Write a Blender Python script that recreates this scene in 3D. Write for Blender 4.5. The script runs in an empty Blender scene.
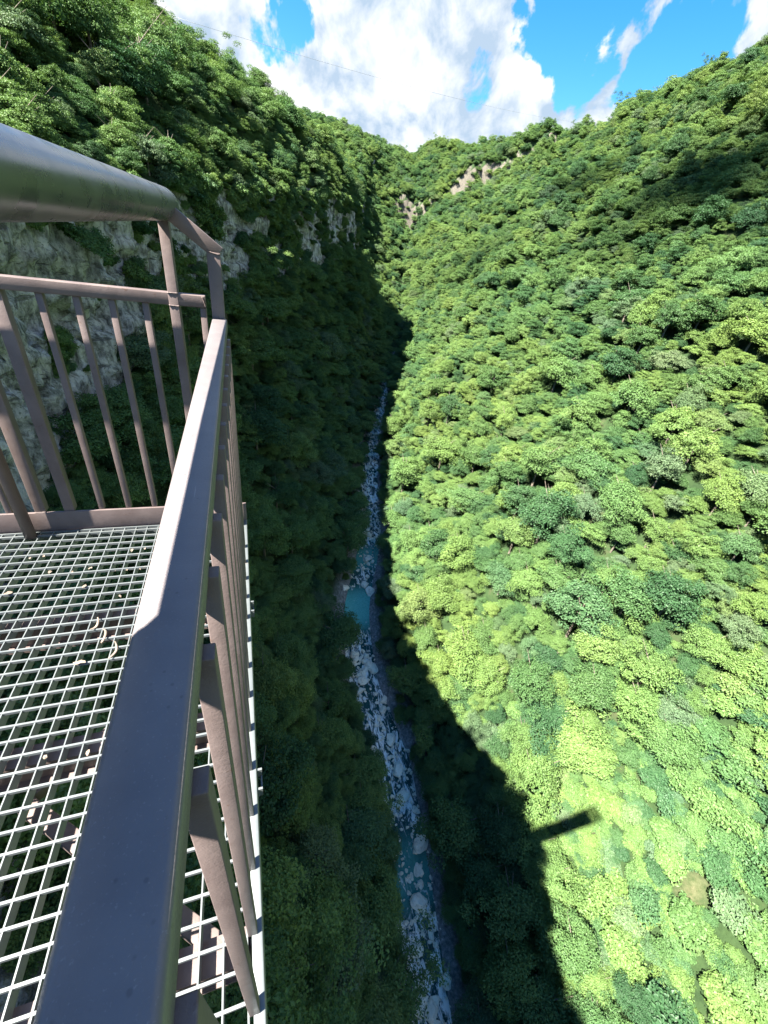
import bpy, bmesh, math, random
import numpy as np
from mathutils import Vector, Matrix, noise as mn

random.seed(7)
rng = np.random.default_rng(11)
S = bpy.context.scene
COL = S.collection
R_ = math.radians

# ------------------------------------------------------------------ camera
cam_d = bpy.data.cameras.new('camera')
cam_d.sensor_fit = 'VERTICAL'
cam_d.sensor_width = 27.0
cam_d.sensor_height = 36.0
cam_d.lens = 404.57 / 1024 * 36.0
cam_d.clip_start = 0.02
cam_d.clip_end = 5000
cam = bpy.data.objects.new('camera', cam_d)
COL.objects.link(cam)
cam.matrix_world = Matrix(((0.94933194, 0.05581237, -0.30927955, 0),
                           (-0.28772114, 0.55025457, -0.78385997, 0),
                           (0.1264334, 0.83312957, 0.53843264, 0),
                           (0, 0, 0, 1)))
S.camera = cam

# ------------------------------------------------------------------ sky and sun
LDIR = Vector((0.5765, 0.1570, -0.8018)).normalized()      # the way sunlight travels
SUN_EL = math.asin(-LDIR.z)
SUN_AZ = math.atan2(-LDIR.x, -LDIR.y)                   # from +Y towards +X
world = bpy.data.worlds.new('World')
S.world = world
world.use_nodes = True
wt = world.node_tree
wt.nodes.clear()


def N(t, kind, **kw):
    n = t.nodes.new(kind)
    for k, v in kw.items():
        setattr(n, k, v)
    return n


def mathn(t, op, a, b=None, c=None, clamp=False):
    n = N(t, 'ShaderNodeMath', operation=op, use_clamp=clamp)
    for i, v in enumerate((a, b, c)):
        if v is None:
            continue
        if isinstance(v, (int, float)):
            n.inputs[i].default_value = v
        else:
            t.links.new(v, n.inputs[i])
    return n.outputs[0]


SKY_STRENGTH = 0.064
sky = N(wt, 'ShaderNodeTexSky', sky_type='NISHITA')
sky.sun_disc = False
sky.sun_elevation = SUN_EL
sky.sun_rotation = SUN_AZ % (2 * math.pi)
sky.altitude = 600
sky.air_density = 1.0
sky.dust_density = 0.3
sky.ozone_density = 3.0
skyhs = N(wt, 'ShaderNodeHueSaturation')
skyhs.inputs['Saturation'].default_value = 1.38
skyhs.inputs['Value'].default_value = 0.68
wt.links.new(sky.outputs[0], skyhs.inputs['Color'])
tc = N(wt, 'ShaderNodeTexCoord')
nrm = N(wt, 'ShaderNodeVectorMath', operation='NORMALIZE')
wt.links.new(tc.outputs['Generated'], nrm.inputs[0])
dirv = nrm.outputs[0]
n1 = N(wt, 'ShaderNodeTexNoise')
n1.inputs['Scale'].default_value = 9.0
n1.inputs['Detail'].default_value = 9.0
n1.inputs['Roughness'].default_value = 0.58
n1.inputs['Distortion'].default_value = 0.35
wt.links.new(dirv, n1.inputs['Vector'])
n2 = N(wt, 'ShaderNodeTexNoise')
n2.inputs['Scale'].default_value = 9.0
n2.inputs['Detail'].default_value = 7.0
n2.inputs['Roughness'].default_value = 0.55
wt.links.new(dirv, n2.inputs['Vector'])
nw = N(wt, 'ShaderNodeTexNoise')
nw.inputs['Scale'].default_value = 16.0
nw.inputs['Detail'].default_value = 5.0
wt.links.new(dirv, nw.inputs['Vector'])
w1 = N(wt, 'ShaderNodeVectorMath', operation='SUBTRACT')
wt.links.new(nw.outputs['Color'], w1.inputs[0])
w1.inputs[1].default_value = (0.5, 0.5, 0.5)
w2 = N(wt, 'ShaderNodeVectorMath', operation='SCALE')
w2.inputs['Scale'].default_value = 0.14
wt.links.new(w1.outputs[0], w2.inputs[0])
w3 = N(wt, 'ShaderNodeVectorMath', operation='ADD')
wt.links.new(dirv, w3.inputs[0])
wt.links.new(w2.outputs[0], w3.inputs[1])
w4 = N(wt, 'ShaderNodeVectorMath', operation='NORMALIZE')
wt.links.new(w3.outputs[0], w4.inputs[0])
dwarp = w4.outputs[0]
# cumulus banks: (direction, half width in degrees, weight)
CLOUDS = [((0.345, 0.886, 0.309), 9.0, 1.00), ((0.226, 0.939, 0.259), 8.0, 0.95), ((0.318, 0.924, 0.213), 10.0, 1.00),
          ((0.436, 0.866, 0.243), 5.5, 0.90), ((0.150, 0.965, 0.214), 7.0, 0.95), ((0.003, 0.964, 0.267), 6.0, 1.00),
          ((-0.022, 0.956, 0.293), 7.0, 1.00), ((0.158, 0.943, 0.295), 3.5, 0.60), ((0.573, 0.781, 0.248), 4.5, 0.82),
          ((0.507, 0.830, 0.232), 5.5, 0.95), ((0.558, 0.772, 0.304), 3.6, 0.84), ((0.560, 0.761, 0.327), 3.4, 0.82),
          ((0.683, 0.656, 0.320), 5.0, 0.72), ((0.631, 0.700, 0.335), 2.6, 0.42), ((0.259, 0.952, 0.167), 8.0, 1.00),
          ((0.037, 0.973, 0.228), 5.0, 0.80), ((0.10, 0.74, 0.66), 12.0, 0.8), ((0.80, 0.1, 0.55), 26.0, 1.0), ((-0.65, 0.5, 0.5), 22.0, 1.0), ((0.3, -0.8, 0.5), 24.0, 0.9)]  # banks outside the view are added to lift the ambient light
acc = None
for b, deg, w in CLOUDS:
    v = Vector(b).normalized()
    dn = N(wt, 'ShaderNodeVectorMath', operation='DOT_PRODUCT')
    wt.links.new(dwarp, dn.inputs[0])
    dn.inputs[1].default_value = v
    mr = N(wt, 'ShaderNodeMapRange', interpolation_type='SMOOTHSTEP')
    mr.inputs['From Min'].default_value = math.cos(R_(deg * 1.25))
    mr.inputs['From Max'].default_value = math.cos(R_(deg * 0.35))
    mr.inputs['To Min'].default_value = 0.0
    mr.inputs['To Max'].default_value = w
    wt.links.new(dn.outputs['Value'], mr.inputs['Value'])
    acc = mr.outputs[0] if acc is None else mathn(wt, 'MAXIMUM', acc, mr.outputs[0])
HOLES = [((0.076, 0.960, 0.271), 4.2, 0.62), ((0.388, 0.887, 0.250), 2.0, 0.25), ((0.501, 0.806, 0.316), 5.0, 0.85), ((0.649, 0.703, 0.285), 4.5, 0.5)]
hol = None
for b, deg, w in HOLES:
    v = Vector(b).normalized()
    dn = N(wt, 'ShaderNodeVectorMath', operation='DOT_PRODUCT')
    wt.links.new(dwarp, dn.inputs[0])
    dn.inputs[1].default_value = v
    mr = N(wt, 'ShaderNodeMapRange', interpolation_type='SMOOTHSTEP')
    mr.inputs['From Min'].default_value = math.cos(R_(deg * 1.2))
    mr.inputs['From Max'].default_value = math.cos(R_(deg * 0.3))
    mr.inputs['To Max'].default_value = w
    wt.links.new(dn.outputs['Value'], mr.inputs['Value'])
    hol = mr.outputs[0] if hol is None else mathn(wt, 'ADD', hol, mr.outputs[0])
dens = mathn(wt, 'SUBTRACT', acc, hol)
nn = mathn(wt, 'MULTIPLY_ADD', n1.outputs['Fac'], 3.0, -1.62)
dens = mathn(wt, 'ADD', dens, nn)
cm = N(wt, 'ShaderNodeMapRange', interpolation_type='SMOOTHSTEP')
cm.inputs['From Min'].default_value = 0.18
cm.inputs['From Max'].default_value = 0.46
wt.links.new(dens, cm.inputs['Value'])
offv = N(wt, 'ShaderNodeVectorMath', operation='ADD')
wt.links.new(dirv, offv.inputs[0])
offv.inputs[1].default_value = (-0.016, -0.004, 0.022)
n1b = N(wt, 'ShaderNodeTexNoise')
n1b.inputs['Scale'].default_value = 9.0
n1b.inputs['Detail'].default_value = 6.0
n1b.inputs['Roughness'].default_value = 0.58
n1b.inputs['Distortion'].default_value = 0.35
wt.links.new(offv.outputs[0], n1b.inputs['Vector'])
lit_ = mathn(wt, 'MULTIPLY_ADD', mathn(wt, 'SUBTRACT', n1.outputs['Fac'], n1b.outputs['Fac']), 0.95, 0.0)
cshade = mathn(wt, 'ADD', mathn(wt, 'MULTIPLY', n2.outputs['Fac'], 0.9), mathn(wt, 'ADD', lit_, 0.05))
cr = N(wt, 'ShaderNodeValToRGB')
cr.color_ramp.elements[0].position = 0.38
cr.color_ramp.elements[0].color = (1.15, 1.48, 1.88, 1)
cr.color_ramp.elements[1].position = 0.62
cr.color_ramp.elements[1].color = (2.45, 2.5, 2.55, 1)
wt.links.new(cshade, cr.inputs['Fac'])
mx = N(wt, 'ShaderNodeMix', data_type='RGBA')
wt.links.new(cm.outputs[0], mx.inputs[0])
wt.links.new(skyhs.outputs[0], mx.inputs[6])
wt.links.new(cr.outputs[0], mx.inputs[7])
bg = N(wt, 'ShaderNodeBackground')
bg.inputs['Strength'].default_value = SKY_STRENGTH
wt.links.new(mx.outputs[2], bg.inputs['Color'])
wo = N(wt, 'ShaderNodeOutputWorld')
wt.links.new(bg.outputs[0], wo.inputs['Surface'])

sun_d = bpy.data.lights.new('sun', 'SUN')
sun_d.energy = 5.0
sun_d.angle = R_(0.53)
sun_d.color = (1.0, 0.93, 0.81)
sun = bpy.data.objects.new('sun', sun_d)
COL.objects.link(sun)
sun.rotation_euler = (-LDIR).to_track_quat('Z', 'Y').to_euler()

S.view_settings.view_transform = 'Standard'
S.view_settings.look = 'None'
S.view_settings.exposure = 2.92
S.view_settings.gamma = 1.0
S.view_settings.use_curve_mapping = False
S.render.engine = 'CYCLES'
S.cycles.use_denoising = True
S.cycles.use_adaptive_sampling = False
S.cycles.max_bounces = 6
S.cycles.diffuse_bounces = 2
S.cycles.transmission_bounces = 3
S.cycles.volume_bounces = 1
S.cycles.sample_clamp_indirect = 6.0


# ------------------------------------------------------------------ helpers
def tag(o, label=None, cat=None, group=None, kind=None):
    if label:
        o['label'] = label
    if cat:
        o['category'] = cat
    if group:
        o['group'] = group
    if kind:
        o['kind'] = kind
    return o


def link(name, me, mat=None, parent=None):
    o = bpy.data.objects.new(name, me)
    COL.objects.link(o)
    if mat is not None:
        me.materials.append(mat)
    if parent is not None:
        o.parent = parent
    return o


def empty(name, loc=(0, 0, 0)):
    o = bpy.data.objects.new(name, None)
    o.empty_display_size = 0.2
    COL.objects.link(o)
    o.location = loc
    return o


def np_mesh(name, verts, faces, smooth=False):
    me = bpy.data.meshes.new(name)
    verts = np.asarray(verts, np.float32)
    faces = np.asarray(faces, np.int32)
    k = faces.shape[1]
    me.vertices.add(len(verts))
    me.vertices.foreach_set('co', verts.ravel())
    me.loops.add(faces.size)
    me.loops.foreach_set('vertex_index', faces.ravel())
    me.polygons.add(len(faces))
    me.polygons.foreach_set('loop_start', np.arange(0, faces.size, k, dtype=np.int32))
    me.polygons.foreach_set('loop_total', np.full(len(faces), k, np.int32))
    me.polygons.foreach_set('use_smooth', np.full(len(faces), smooth))
    me.update(calc_edges=True)
    return me


def fbm(p, octv=4, H=1.0):
    return mn.fractal(p, H, 2.0, octv, noise_basis='PERLIN_ORIGINAL')


def principled(name, base=(0.5, 0.5, 0.5), rough=0.6, metal=0.0, spec=0.5):
    m = bpy.data.materials.new(name)
    m.use_nodes = True
    b = m.node_tree.nodes['Principled BSDF']
    b.inputs['Base Color'].default_value = (*base, 1)
    b.inputs['Roughness'].default_value = rough
    b.inputs['Metallic'].default_value = metal
    b.inputs['Specular IOR Level'].default_value = spec
    return m, m.node_tree, b


def noise_node(t, scale, detail=4, rough=0.55, vec=None, dist=0.0):
    n = N(t, 'ShaderNodeTexNoise')
    n.inputs['Scale'].default_value = scale
    n.inputs['Detail'].default_value = detail
    n.inputs['Roughness'].default_value = rough
    n.inputs['Distortion'].default_value = dist
    if vec is not None:
        t.links.new(vec, n.inputs['Vector'])
    return n


def ramp(t, fac, stops):
    r = N(t, 'ShaderNodeValToRGB')
    els = r.color_ramp.elements
    while len(els) < len(stops):
        els.new(0.5)
    for e, (p, c) in zip(els, stops):
        e.position = p
        e.color = (*c, 1) if len(c) == 3 else c
    t.links.new(fac, r.inputs['Fac'])
    return r


def mapr(t, v, a, b, c=0.0, d=1.0, smooth=True):
    m = N(t, 'ShaderNodeMapRange', interpolation_type='SMOOTHSTEP' if smooth else 'LINEAR')
    m.inputs['From Min'].default_value = a
    m.inputs['From Max'].default_value = b
    m.inputs['To Min'].default_value = c
    m.inputs['To Max'].default_value = d
    t.links.new(v, m.inputs['Value'])
    return m.outputs[0]


def mixc(t, fac, a, b, blend='MIX'):
    m = N(t, 'ShaderNodeMix', data_type='RGBA', blend_type=blend)
    for sock, v in ((m.inputs[0], fac), (m.inputs[6], a), (m.inputs[7], b)):
        if isinstance(v, (int, float)):
            sock.default_value = v
        elif isinstance(v, tuple):
            sock.default_value = (*v, 1)
        else:
            t.links.new(v, sock)
    return m.outputs[2]


def bump(t, b, h, strength=0.5, dist=0.01):
    n = N(t, 'ShaderNodeBump')
    n.inputs['Strength'].default_value = strength
    n.inputs['Distance'].default_value = dist
    t.links.new(h, n.inputs['Height'])
    t.links.new(n.outputs[0], b.inputs['Normal'])


def objco(t):
    return N(t, 'ShaderNodeTexCoord').outputs['Object']


# ------------------------------------------------------------------ materials
def mat_paint():
    m, t, b = principled('brown_paint', (0.25, 0.2, 0.2), 0.5, spec=0.4)
    co = objco(t)
    a = noise_node(t, 9, 5, 0.6, co)
    f = noise_node(t, 260, 3, 0.6, co)
    g = noise_node(t, 42, 5, 0.7, co)
    c = ramp(t, a.outputs['Fac'], [(0.3, (0.095, 0.072, 0.070)), (0.7, (0.140, 0.110, 0.106))]).outputs[0]
    dirt = mapr(t, g.outputs['Fac'], 0.60, 0.72)
    c = mixc(t, mathn(t, 'MULTIPLY', dirt, 0.6), c, (0.075, 0.036, 0.022))
    sp = mapr(t, f.outputs['Fac'], 0.62, 0.75)
    c = mixc(t, mathn(t, 'MULTIPLY', sp, 0.35), c, (0.22, 0.18, 0.17))
    t.links.new(c, b.inputs['Base Color'])
    t.links.new(mapr(t, a.outputs['Fac'], 0.3, 0.7, 0.42, 0.62), b.inputs['Roughness'])
    bump(t, b, mathn(t, 'ADD', f.outputs['Fac'], mathn(t, 'MULTIPLY', g.outputs['Fac'], 1.5)), 0.35, 0.0012)
    return m


def mat_rail():
    m, t, b = principled('handrail_paint', (0.3, 0.25, 0.25), 0.4, spec=0.55)
    co = objco(t)
    a = noise_node(t, 14, 5, 0.6, co)
    f = noise_node(t, 420, 3, 0.6, co)
    g = noise_node(t, 60, 4, 0.7, co)
    c = ramp(t, a.outputs['Fac'], [(0.3, (0.105, 0.094, 0.100)), (0.7, (0.140, 0.126, 0.130))]).outputs[0]
    c = mixc(t, mathn(t, 'MULTIPLY', mapr(t, g.outputs['Fac'], 0.63, 0.70), 0.5), c, (0.13, 0.10, 0.10))
    c = mixc(t, mathn(t, 'MULTIPLY', mapr(t, f.outputs['Fac'], 0.60, 0.74), 0.3), c, (0.30, 0.27, 0.28))
    t.links.new(c, b.inputs['Base Color'])
    vp = N(t, 'ShaderNodeTexVoronoi')
    vp.inputs['Scale'].default_value = 130
    t.links.new(co, vp.inputs['Vector'])
    vr = N(t, 'ShaderNodeSeparateColor')
    t.links.new(vp.outputs['Color'], vr.inputs[0])
    pit = mathn(t, 'MULTIPLY', mapr(t, vp.outputs['Distance'], 0.10, 0.26, 1.0, 0.0), mapr(t, vr.outputs[0], 0.80, 0.84))
    c = mixc(t, mathn(t, 'MULTIPLY', pit, 0.35), c, (0.03, 0.022, 0.02))
    scr = N(t, 'ShaderNodeMapping')
    scr.inputs['Scale'].default_value = (220, 9, 40)
    scr.inputs['Rotation'].default_value = (0, 0, 0.25)
    t.links.new(co, scr.inputs['Vector'])
    sn = noise_node(t, 1.0, 3, 0.6, scr.outputs[0])
    c = mixc(t, mathn(t, 'MULTIPLY', mapr(t, sn.outputs['Fac'], 0.70, 0.76), 0.35), c, (0.30, 0.27, 0.27))
    t.links.new(c, b.inputs['Base Color'])
    t.links.new(mapr(t, f.outputs['Fac'], 0.3, 0.7, 0.36, 0.5), b.inputs['Roughness'])
    bump(t, b, f.outputs['Fac'], 0.3, 0.0009)
    return m


def mat_tube():
    m, t, b = principled('dark_steel', (0.10, 0.10, 0.11), 0.26, 0.7, 0.7)
    co = objco(t)
    a = noise_node(t, 12, 4, 0.55, co)
    f = noise_node(t, 300, 3, 0.6, co)
    c = ramp(t, a.outputs['Fac'], [(0.35, (0.14, 0.15, 0.165)), (0.62, (0.18, 0.19, 0.205)), (0.74, (0.10, 0.09, 0.085))]).outputs[0]
    t.links.new(c, b.inputs['Base Color'])
    t.links.new(mapr(t, a.outputs['Fac'], 0.3, 0.7, 0.24, 0.34), b.inputs['Roughness'])
    bump(t, b, f.outputs['Fac'], 0.10, 0.0004)
    return m


def mat_galv():
    m, t, b = principled('galvanised_steel', (0.5, 0.55, 0.56), 0.45, 0.35, 0.5)
    co = objco(t)
    a = noise_node(t, 6, 5, 0.6, co)
    v = N(t, 'ShaderNodeTexVoronoi')
    v.inputs['Scale'].default_value = 55
    t.links.new(co, v.inputs['Vector'])
    c = ramp(t, a.outputs['Fac'], [(0.3, (0.105, 0.122, 0.128)), (0.7, (0.155, 0.172, 0.178))]).outputs[0]
    c = mixc(t, 0.25, c, mixc(t, v.outputs['Color'], (0.105, 0.122, 0.13), (0.175, 0.19, 0.20)))
    g = noise_node(t, 35, 5, 0.7, co)
    c = mixc(t, mathn(t, 'MULTIPLY', mapr(t, g.outputs['Fac'], 0.62, 0.72), 0.5), c, (0.24, 0.20, 0.15))
    t.links.new(c, b.inputs['Base Color'])
    return m


def mat_rock():
    m, t, b = principled('limestone', (0.35, 0.35, 0.34), 0.9, spec=0.2)
    geo = N(t, 'ShaderNodeNewGeometry')
    mp = N(t, 'ShaderNodeMapping')
    mp.inputs['Scale'].default_value = (1, 1, 0.5)
    t.links.new(geo.outputs['Position'], mp.inputs['Vector'])
    a = noise_node(t, 0.16, 6, 0.65, mp.outputs[0], 0.6)
    d = noise_node(t, 0.75, 6, 0.7, mp.outputs[0], 0.3)
    f = noise_node(t, 3.0, 5, 0.65, geo.outputs['Position'])
    c = ramp(t, d.outputs['Fac'], [(0.34, (0.05, 0.052, 0.053)), (0.45, (0.22, 0.228, 0.23)), (0.56, (0.43, 0.44, 0.44)), (0.74, (0.60, 0.60, 0.59))]).outputs[0]
    mp2 = N(t, 'ShaderNodeMapping')
    mp2.inputs['Scale'].default_value = (1, 1, 0.22)
    t.links.new(geo.outputs['Position'], mp2.inputs['Vector'])
    st = noise_node(t, 0.9, 5, 0.7, mp2.outputs[0], 0.15)
    c = mixc(t, mathn(t, 'MULTIPLY', mapr(t, st.outputs['Fac'], 0.52, 0.66), 0.7), c, (0.10, 0.10, 0.09))
    hz_ = N(t, 'ShaderNodeMapping')
    hz_.inputs['Scale'].default_value = (0.3, 0.22, 1.0)
    t.links.new(geo.outputs['Position'], hz_.inputs['Vector'])
    be = noise_node(t, 0.8, 5, 0.7, hz_.outputs[0], 0.2)
    crack = mapr(t, be.outputs['Fac'], 0.36, 0.43, 1.0, 0.0)
    c = mixc(t, mathn(t, 'MULTIPLY', crack, 0.7), c, (0.07, 0.07, 0.06))
    c = mixc(t, mathn(t, 'MULTIPLY', mapr(t, a.outputs['Fac'], 0.54, 0.66), 0.5), c, (0.16, 0.15, 0.12))
    moss = mapr(t, f.outputs['Fac'], 0.56, 0.66)
    c = mixc(t, mathn(t, 'MULTIPLY', moss, 0.65), c, (0.045, 0.07, 0.028))
    ochre = noise_node(t, 0.09, 3, 0.5, geo.outputs['Position'])
    c = mixc(t, mathn(t, 'MULTIPLY', mapr(t, ochre.outputs['Fac'], 0.58, 0.68), 0.2), c, (0.42, 0.33, 0.20))
    t.links.new(c, b.inputs['Base Color'])
    h = mathn(t, 'ADD', d.outputs['Fac'], mathn(t, 'MULTIPLY', f.outputs['Fac'], 0.5))
    h = mathn(t, 'SUBTRACT', h, mathn(t, 'MULTIPLY', crack, 0.5))
    bump(t, b, h, 0.9, 0.6)
    return m


def mat_boulder():
    m, t, b = principled('river_boulder', (0.6, 0.6, 0.58), 0.85, spec=0.25)
    co = objco(t)
    a = noise_node(t, 1.1, 6, 0.65, co)
    f = noise_node(t, 6.0, 5, 0.6, co)
    c = ramp(t, a.outputs['Fac'], [(0.3, (0.40, 0.37, 0.28)), (0.46, (0.86, 0.79, 0.60)), (0.7, (0.95, 0.89, 0.70))]).outputs[0]
    c = mixc(t, mathn(t, 'MULTIPLY', mapr(t, f.outputs['Fac'], 0.58, 0.7), 0.5), c, (0.2, 0.2, 0.18))
    t.links.new(c, b.inputs['Base Color'])
    bump(t, b, a.outputs['Fac'], 0.7, 0.3)
    return m


def mat_ground():
    m, t, b = principled('forest_floor', (0.05, 0.05, 0.03), 0.95, spec=0.1)
    geo = N(t, 'ShaderNodeNewGeometry')
    a = noise_node(t, 0.22, 6, 0.65, geo.outputs['Position'])
    f = noise_node(t, 1.7, 5, 0.65, geo.outputs['Position'])
    c = ramp(t, a.outputs['Fac'], [(0.3, (0.014, 0.028, 0.012)), (0.55, (0.026, 0.048, 0.018)), (0.72, (0.045, 0.050, 0.026))]).outputs[0]
    c = mixc(t, mathn(t, 'MULTIPLY', mapr(t, f.outputs['Fac'], 0.55, 0.7), 0.5), c, (0.012, 0.022, 0.010))
    att = N(t, 'ShaderNodeAttribute', attribute_name='bed')
    bed = att.outputs['Fac']
    g = noise_node(t, 1.2, 6, 0.7, geo.outputs['Position'])
    gc = ramp(t, g.outputs['Fac'], [(0.3, (0.08, 0.085, 0.08)), (0.55, (0.28, 0.28, 0.26)), (0.7, (0.5, 0.5, 0.47))]).outputs[0]
    c = mixc(t, bed, c, gc)
    # bare clearing of dry earth on the slope
    att2 = N(t, 'ShaderNodeAttribute', attribute_name='bare')
    ec = ramp(t, g.outputs['Fac'], [(0.3, (0.05, 0.06, 0.025)), (0.5, (0.16, 0.135, 0.08)), (0.7, (0.26, 0.225, 0.145))]).outputs[0]
    c = mixc(t, att2.outputs['Fac'], c, ec)
    sepn = N(t, 'ShaderNodeSeparateXYZ')
    t.links.new(geo.outputs['True Normal'], sepn.inputs[0])
    steep = mapr(t, mathn(t, 'ADD', sepn.outputs['Z'], mathn(t, 'MULTIPLY', a.outputs['Fac'], 0.25)), 0.50, 0.66, 1.0, 0.0)
    sepp = N(t, 'ShaderNodeSeparateXYZ')
    t.links.new(geo.outputs['Position'], sepp.inputs[0])
    steep = mathn(t, 'MULTIPLY', steep, mapr(t, sepp.outputs['Y'], 440, 460))
    rc = ramp(t, g.outputs['Fac'], [(0.3, (0.05, 0.047, 0.04)), (0.55, (0.105, 0.097, 0.082)), (0.7, (0.16, 0.147, 0.125))]).outputs[0]
    c = mixc(t, steep, c, rc)
    t.links.new(c, b.inputs['Base Color'])
    bump(t, b, f.outputs['Fac'], 0.8, 0.5)
    return m


def mat_water():
    m, t, b = principled('river_water', (0.03, 0.16, 0.18), 0.08, spec=0.22)
    geo = N(t, 'ShaderNodeNewGeometry')
    mp = N(t, 'ShaderNodeMapping')
    mp.inputs['Scale'].default_value = (1.3, 0.45, 1)
    t.links.new(geo.outputs['Position'], mp.inputs['Vector'])
    a = noise_node(t, 0.55, 6, 0.7, mp.outputs[0], 0.8)
    w = noise_node(t, 2.2, 5, 0.65, geo.outputs['Position'])
    calm = N(t, 'ShaderNodeAttribute', attribute_name='calm').outputs['Fac']
    deep = ramp(t, w.outputs['Fac'], [(0.3, (0.008, 0.034, 0.026)), (0.7, (0.022, 0.088, 0.070))]).outputs[0]
    pool = ramp(t, w.outputs['Fac'], [(0.3, (0.07, 0.32, 0.25)), (0.7, (0.14, 0.44, 0.35))]).outputs[0]
    c = mixc(t, calm, deep, pool)
    thr = mathn(t, 'MULTIPLY_ADD', calm, 0.25, a.outputs['Fac'])
    fo = mapr(t, mathn(t, 'SUBTRACT', a.outputs['Fac'], mathn(t, 'MULTIPLY', calm, 0.2)), 0.47, 0.58)
    c = mixc(t, fo, c, (0.86, 0.85, 0.76))
    t.links.new(c, b.inputs['Base Color'])
    t.links.new(mathn(t, 'MULTIPLY_ADD', fo, 0.55, 0.12), b.inputs['Roughness'])
    bump(t, b, mathn(t, 'ADD', w.outputs['Fac'], a.outputs['Fac']), 0.5, 0.25)
    return m


def mat_foliage(name, stops, transl=0.33):
    m = bpy.data.materials.new(name)
    m.use_nodes = True
    t = m.node_tree
    t.nodes.clear()
    oi = N(t, 'ShaderNodeObjectInfo')
    c = ramp(t, oi.outputs['Random'], stops).outputs[0]
    lv = N(t, 'ShaderNodeAttribute', attribute_name='leaf')
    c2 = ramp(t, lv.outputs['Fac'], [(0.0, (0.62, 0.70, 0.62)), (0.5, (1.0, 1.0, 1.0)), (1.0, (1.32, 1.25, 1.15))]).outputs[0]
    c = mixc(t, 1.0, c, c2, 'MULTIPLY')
    geo = N(t, 'ShaderNodeNewGeometry')
    big = noise_node(t, 0.018, 3, 0.5, geo.outputs['Position'])
    c3 = ramp(t, big.outputs['Fac'], [(0.35, (0.80, 0.92, 1.0)), (0.65, (1.08, 1.03, 0.92))]).outputs[0]
    c = mixc(t, 1.0, c, c3, 'MULTIPLY')
    d = N(t, 'ShaderNodeBsdfDiffuse')
    tr = N(t, 'ShaderNodeBsdfTranslucent')
    t.links.new(c, d.inputs['Color'])
    tcv = mixc(t, 1.0, c, (1.15, 1.2, 0.7), 'MULTIPLY')
    t.links.new(tcv, tr.inputs['Color'])
    mx_ = N(t, 'ShaderNodeMixShader')
    mx_.inputs[0].default_value = transl
    t.links.new(d.outputs[0], mx_.inputs[1])
    t.links.new(tr.outputs[0], mx_.inputs[2])
    gl = N(t, 'ShaderNodeBsdfGlossy')
    gl.inputs['Roughness'].default_value = 0.45
    gl.inputs['Color'].default_value = (1, 1, 1, 1)
    mx2 = N(t, 'ShaderNodeMixShader')
    mx2.inputs[0].default_value = 0.010
    t.links.new(mx_.outputs[0], mx2.inputs[1])
    t.links.new(gl.outputs[0], mx2.inputs[2])
    o = N(t, 'ShaderNodeOutputMaterial')
    t.links.new(mx2.outputs[0], o.inputs['Surface'])
    return m


M_PAINT = mat_paint()
M_RAIL = mat_rail()
M_TUBE = mat_tube()
M_GALV = mat_galv()
M_ROCK = mat_rock()
M_BOULDER = mat_boulder()
M_GROUND = mat_ground()
M_WATER = mat_water()
M_LEAF = mat_foliage('tree_foliage', [
    (0.00, (0.036, 0.084, 0.038)), (0.22, (0.064, 0.125, 0.046)), (0.50, (0.100, 0.166, 0.052)),
    (0.75, (0.114, 0.184, 0.056)), (0.88, (0.124, 0.187, 0.058)), (0.94, (0.098, 0.145, 0.080)), (1.00, (0.064, 0.128, 0.056))], 0.22)
M_BARK, _t, _b = principled('bark', (0.10, 0.085, 0.065), 0.9, spec=0.1)
_n = noise_node(_t, 3, 5, 0.7, objco(_t))
_t.links.new(ramp(_t, _n.outputs['Fac'], [(0.3, (0.06, 0.05, 0.04)), (0.7, (0.2, 0.18, 0.15))]).outputs[0], _b.inputs['Base Color'])

# ------------------------------------------------------------------ canyon shape
RIV_Y = np.array([-250, -60, 4, 22.6, 44.5, 65, 87, 116, 156, 241, 300, 340, 400, 450, 500, 555, 620, 700, 770, 1150.])
RIV_X = np.array([20, 22, 25, 27.8, 30.2, 26.6, 29.6, 42, 51, 82, 108, 122, 140, 155, 175, 195, 215, 240, 260, 260.])
RIV_Z = np.array([-127, -119, -115, -110.5, -106, -102, -97.5, -92, -84, -67, -54, -44, -26, -4, 18, 40, 82, 108, 120, 122.])
RIM = np.array([  # y, x, z, cliff height
    (-250, -20, -4, 30), (-60, -28, -4, 32), (-12, -24, -4, 34), (-3, -13.5, -3, 34), (7, -13.5, -3, 34), (22, -21, -3, 32), (50, -26.5, -1, 30), (85, -21.5, 2, 26), (120, -12, 6, 24),
    (160, 6, 10, 25), (200, 26, 14, 27), (240, 48, 19, 28), (290, 69, 20, 28), (320, 77, 12, 22), (340, 76, 4, 16),
    (370, 72, 8, 16), (400, 90, 26, 22), (430, 106, 40, 22), (465, 114, 48, 18), (500, 120, 56, 14), (555, 140, 78, 12), (620, 170, 98, 4),
    (700, 200, 114, 2), (770, 220, 122, 1), (1150, 220, 122, 1.)])
HILL = np.array([  # y, then (dx,dz) three times
    (-250, -24, 14, -56, 26, -95, 40), (0, -26, 13, -58, 26, -95, 42), (50, -25, 15, -56, 30, -92, 46), (120, -22, 15, -55, 29, -90, 45),
    (160, -20, 17, -52, 30, -92, 47), (200, -18, 20, -50, 32, -94, 49), (250, -17, 21, -50, 31, -94, 48), (290, -11, 16, -42, 23, -94, 46),
    (330, -11, 14, -42, 22, -90, 36), (400, -30, 16, -70, 24, -100, 30), (620, -30, 8, -60, 12, -90, 14), (770, -30, 2, -60, 3, -90, 3), (1150, -30, 2, -60, 3, -90, 3.)])
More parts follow.
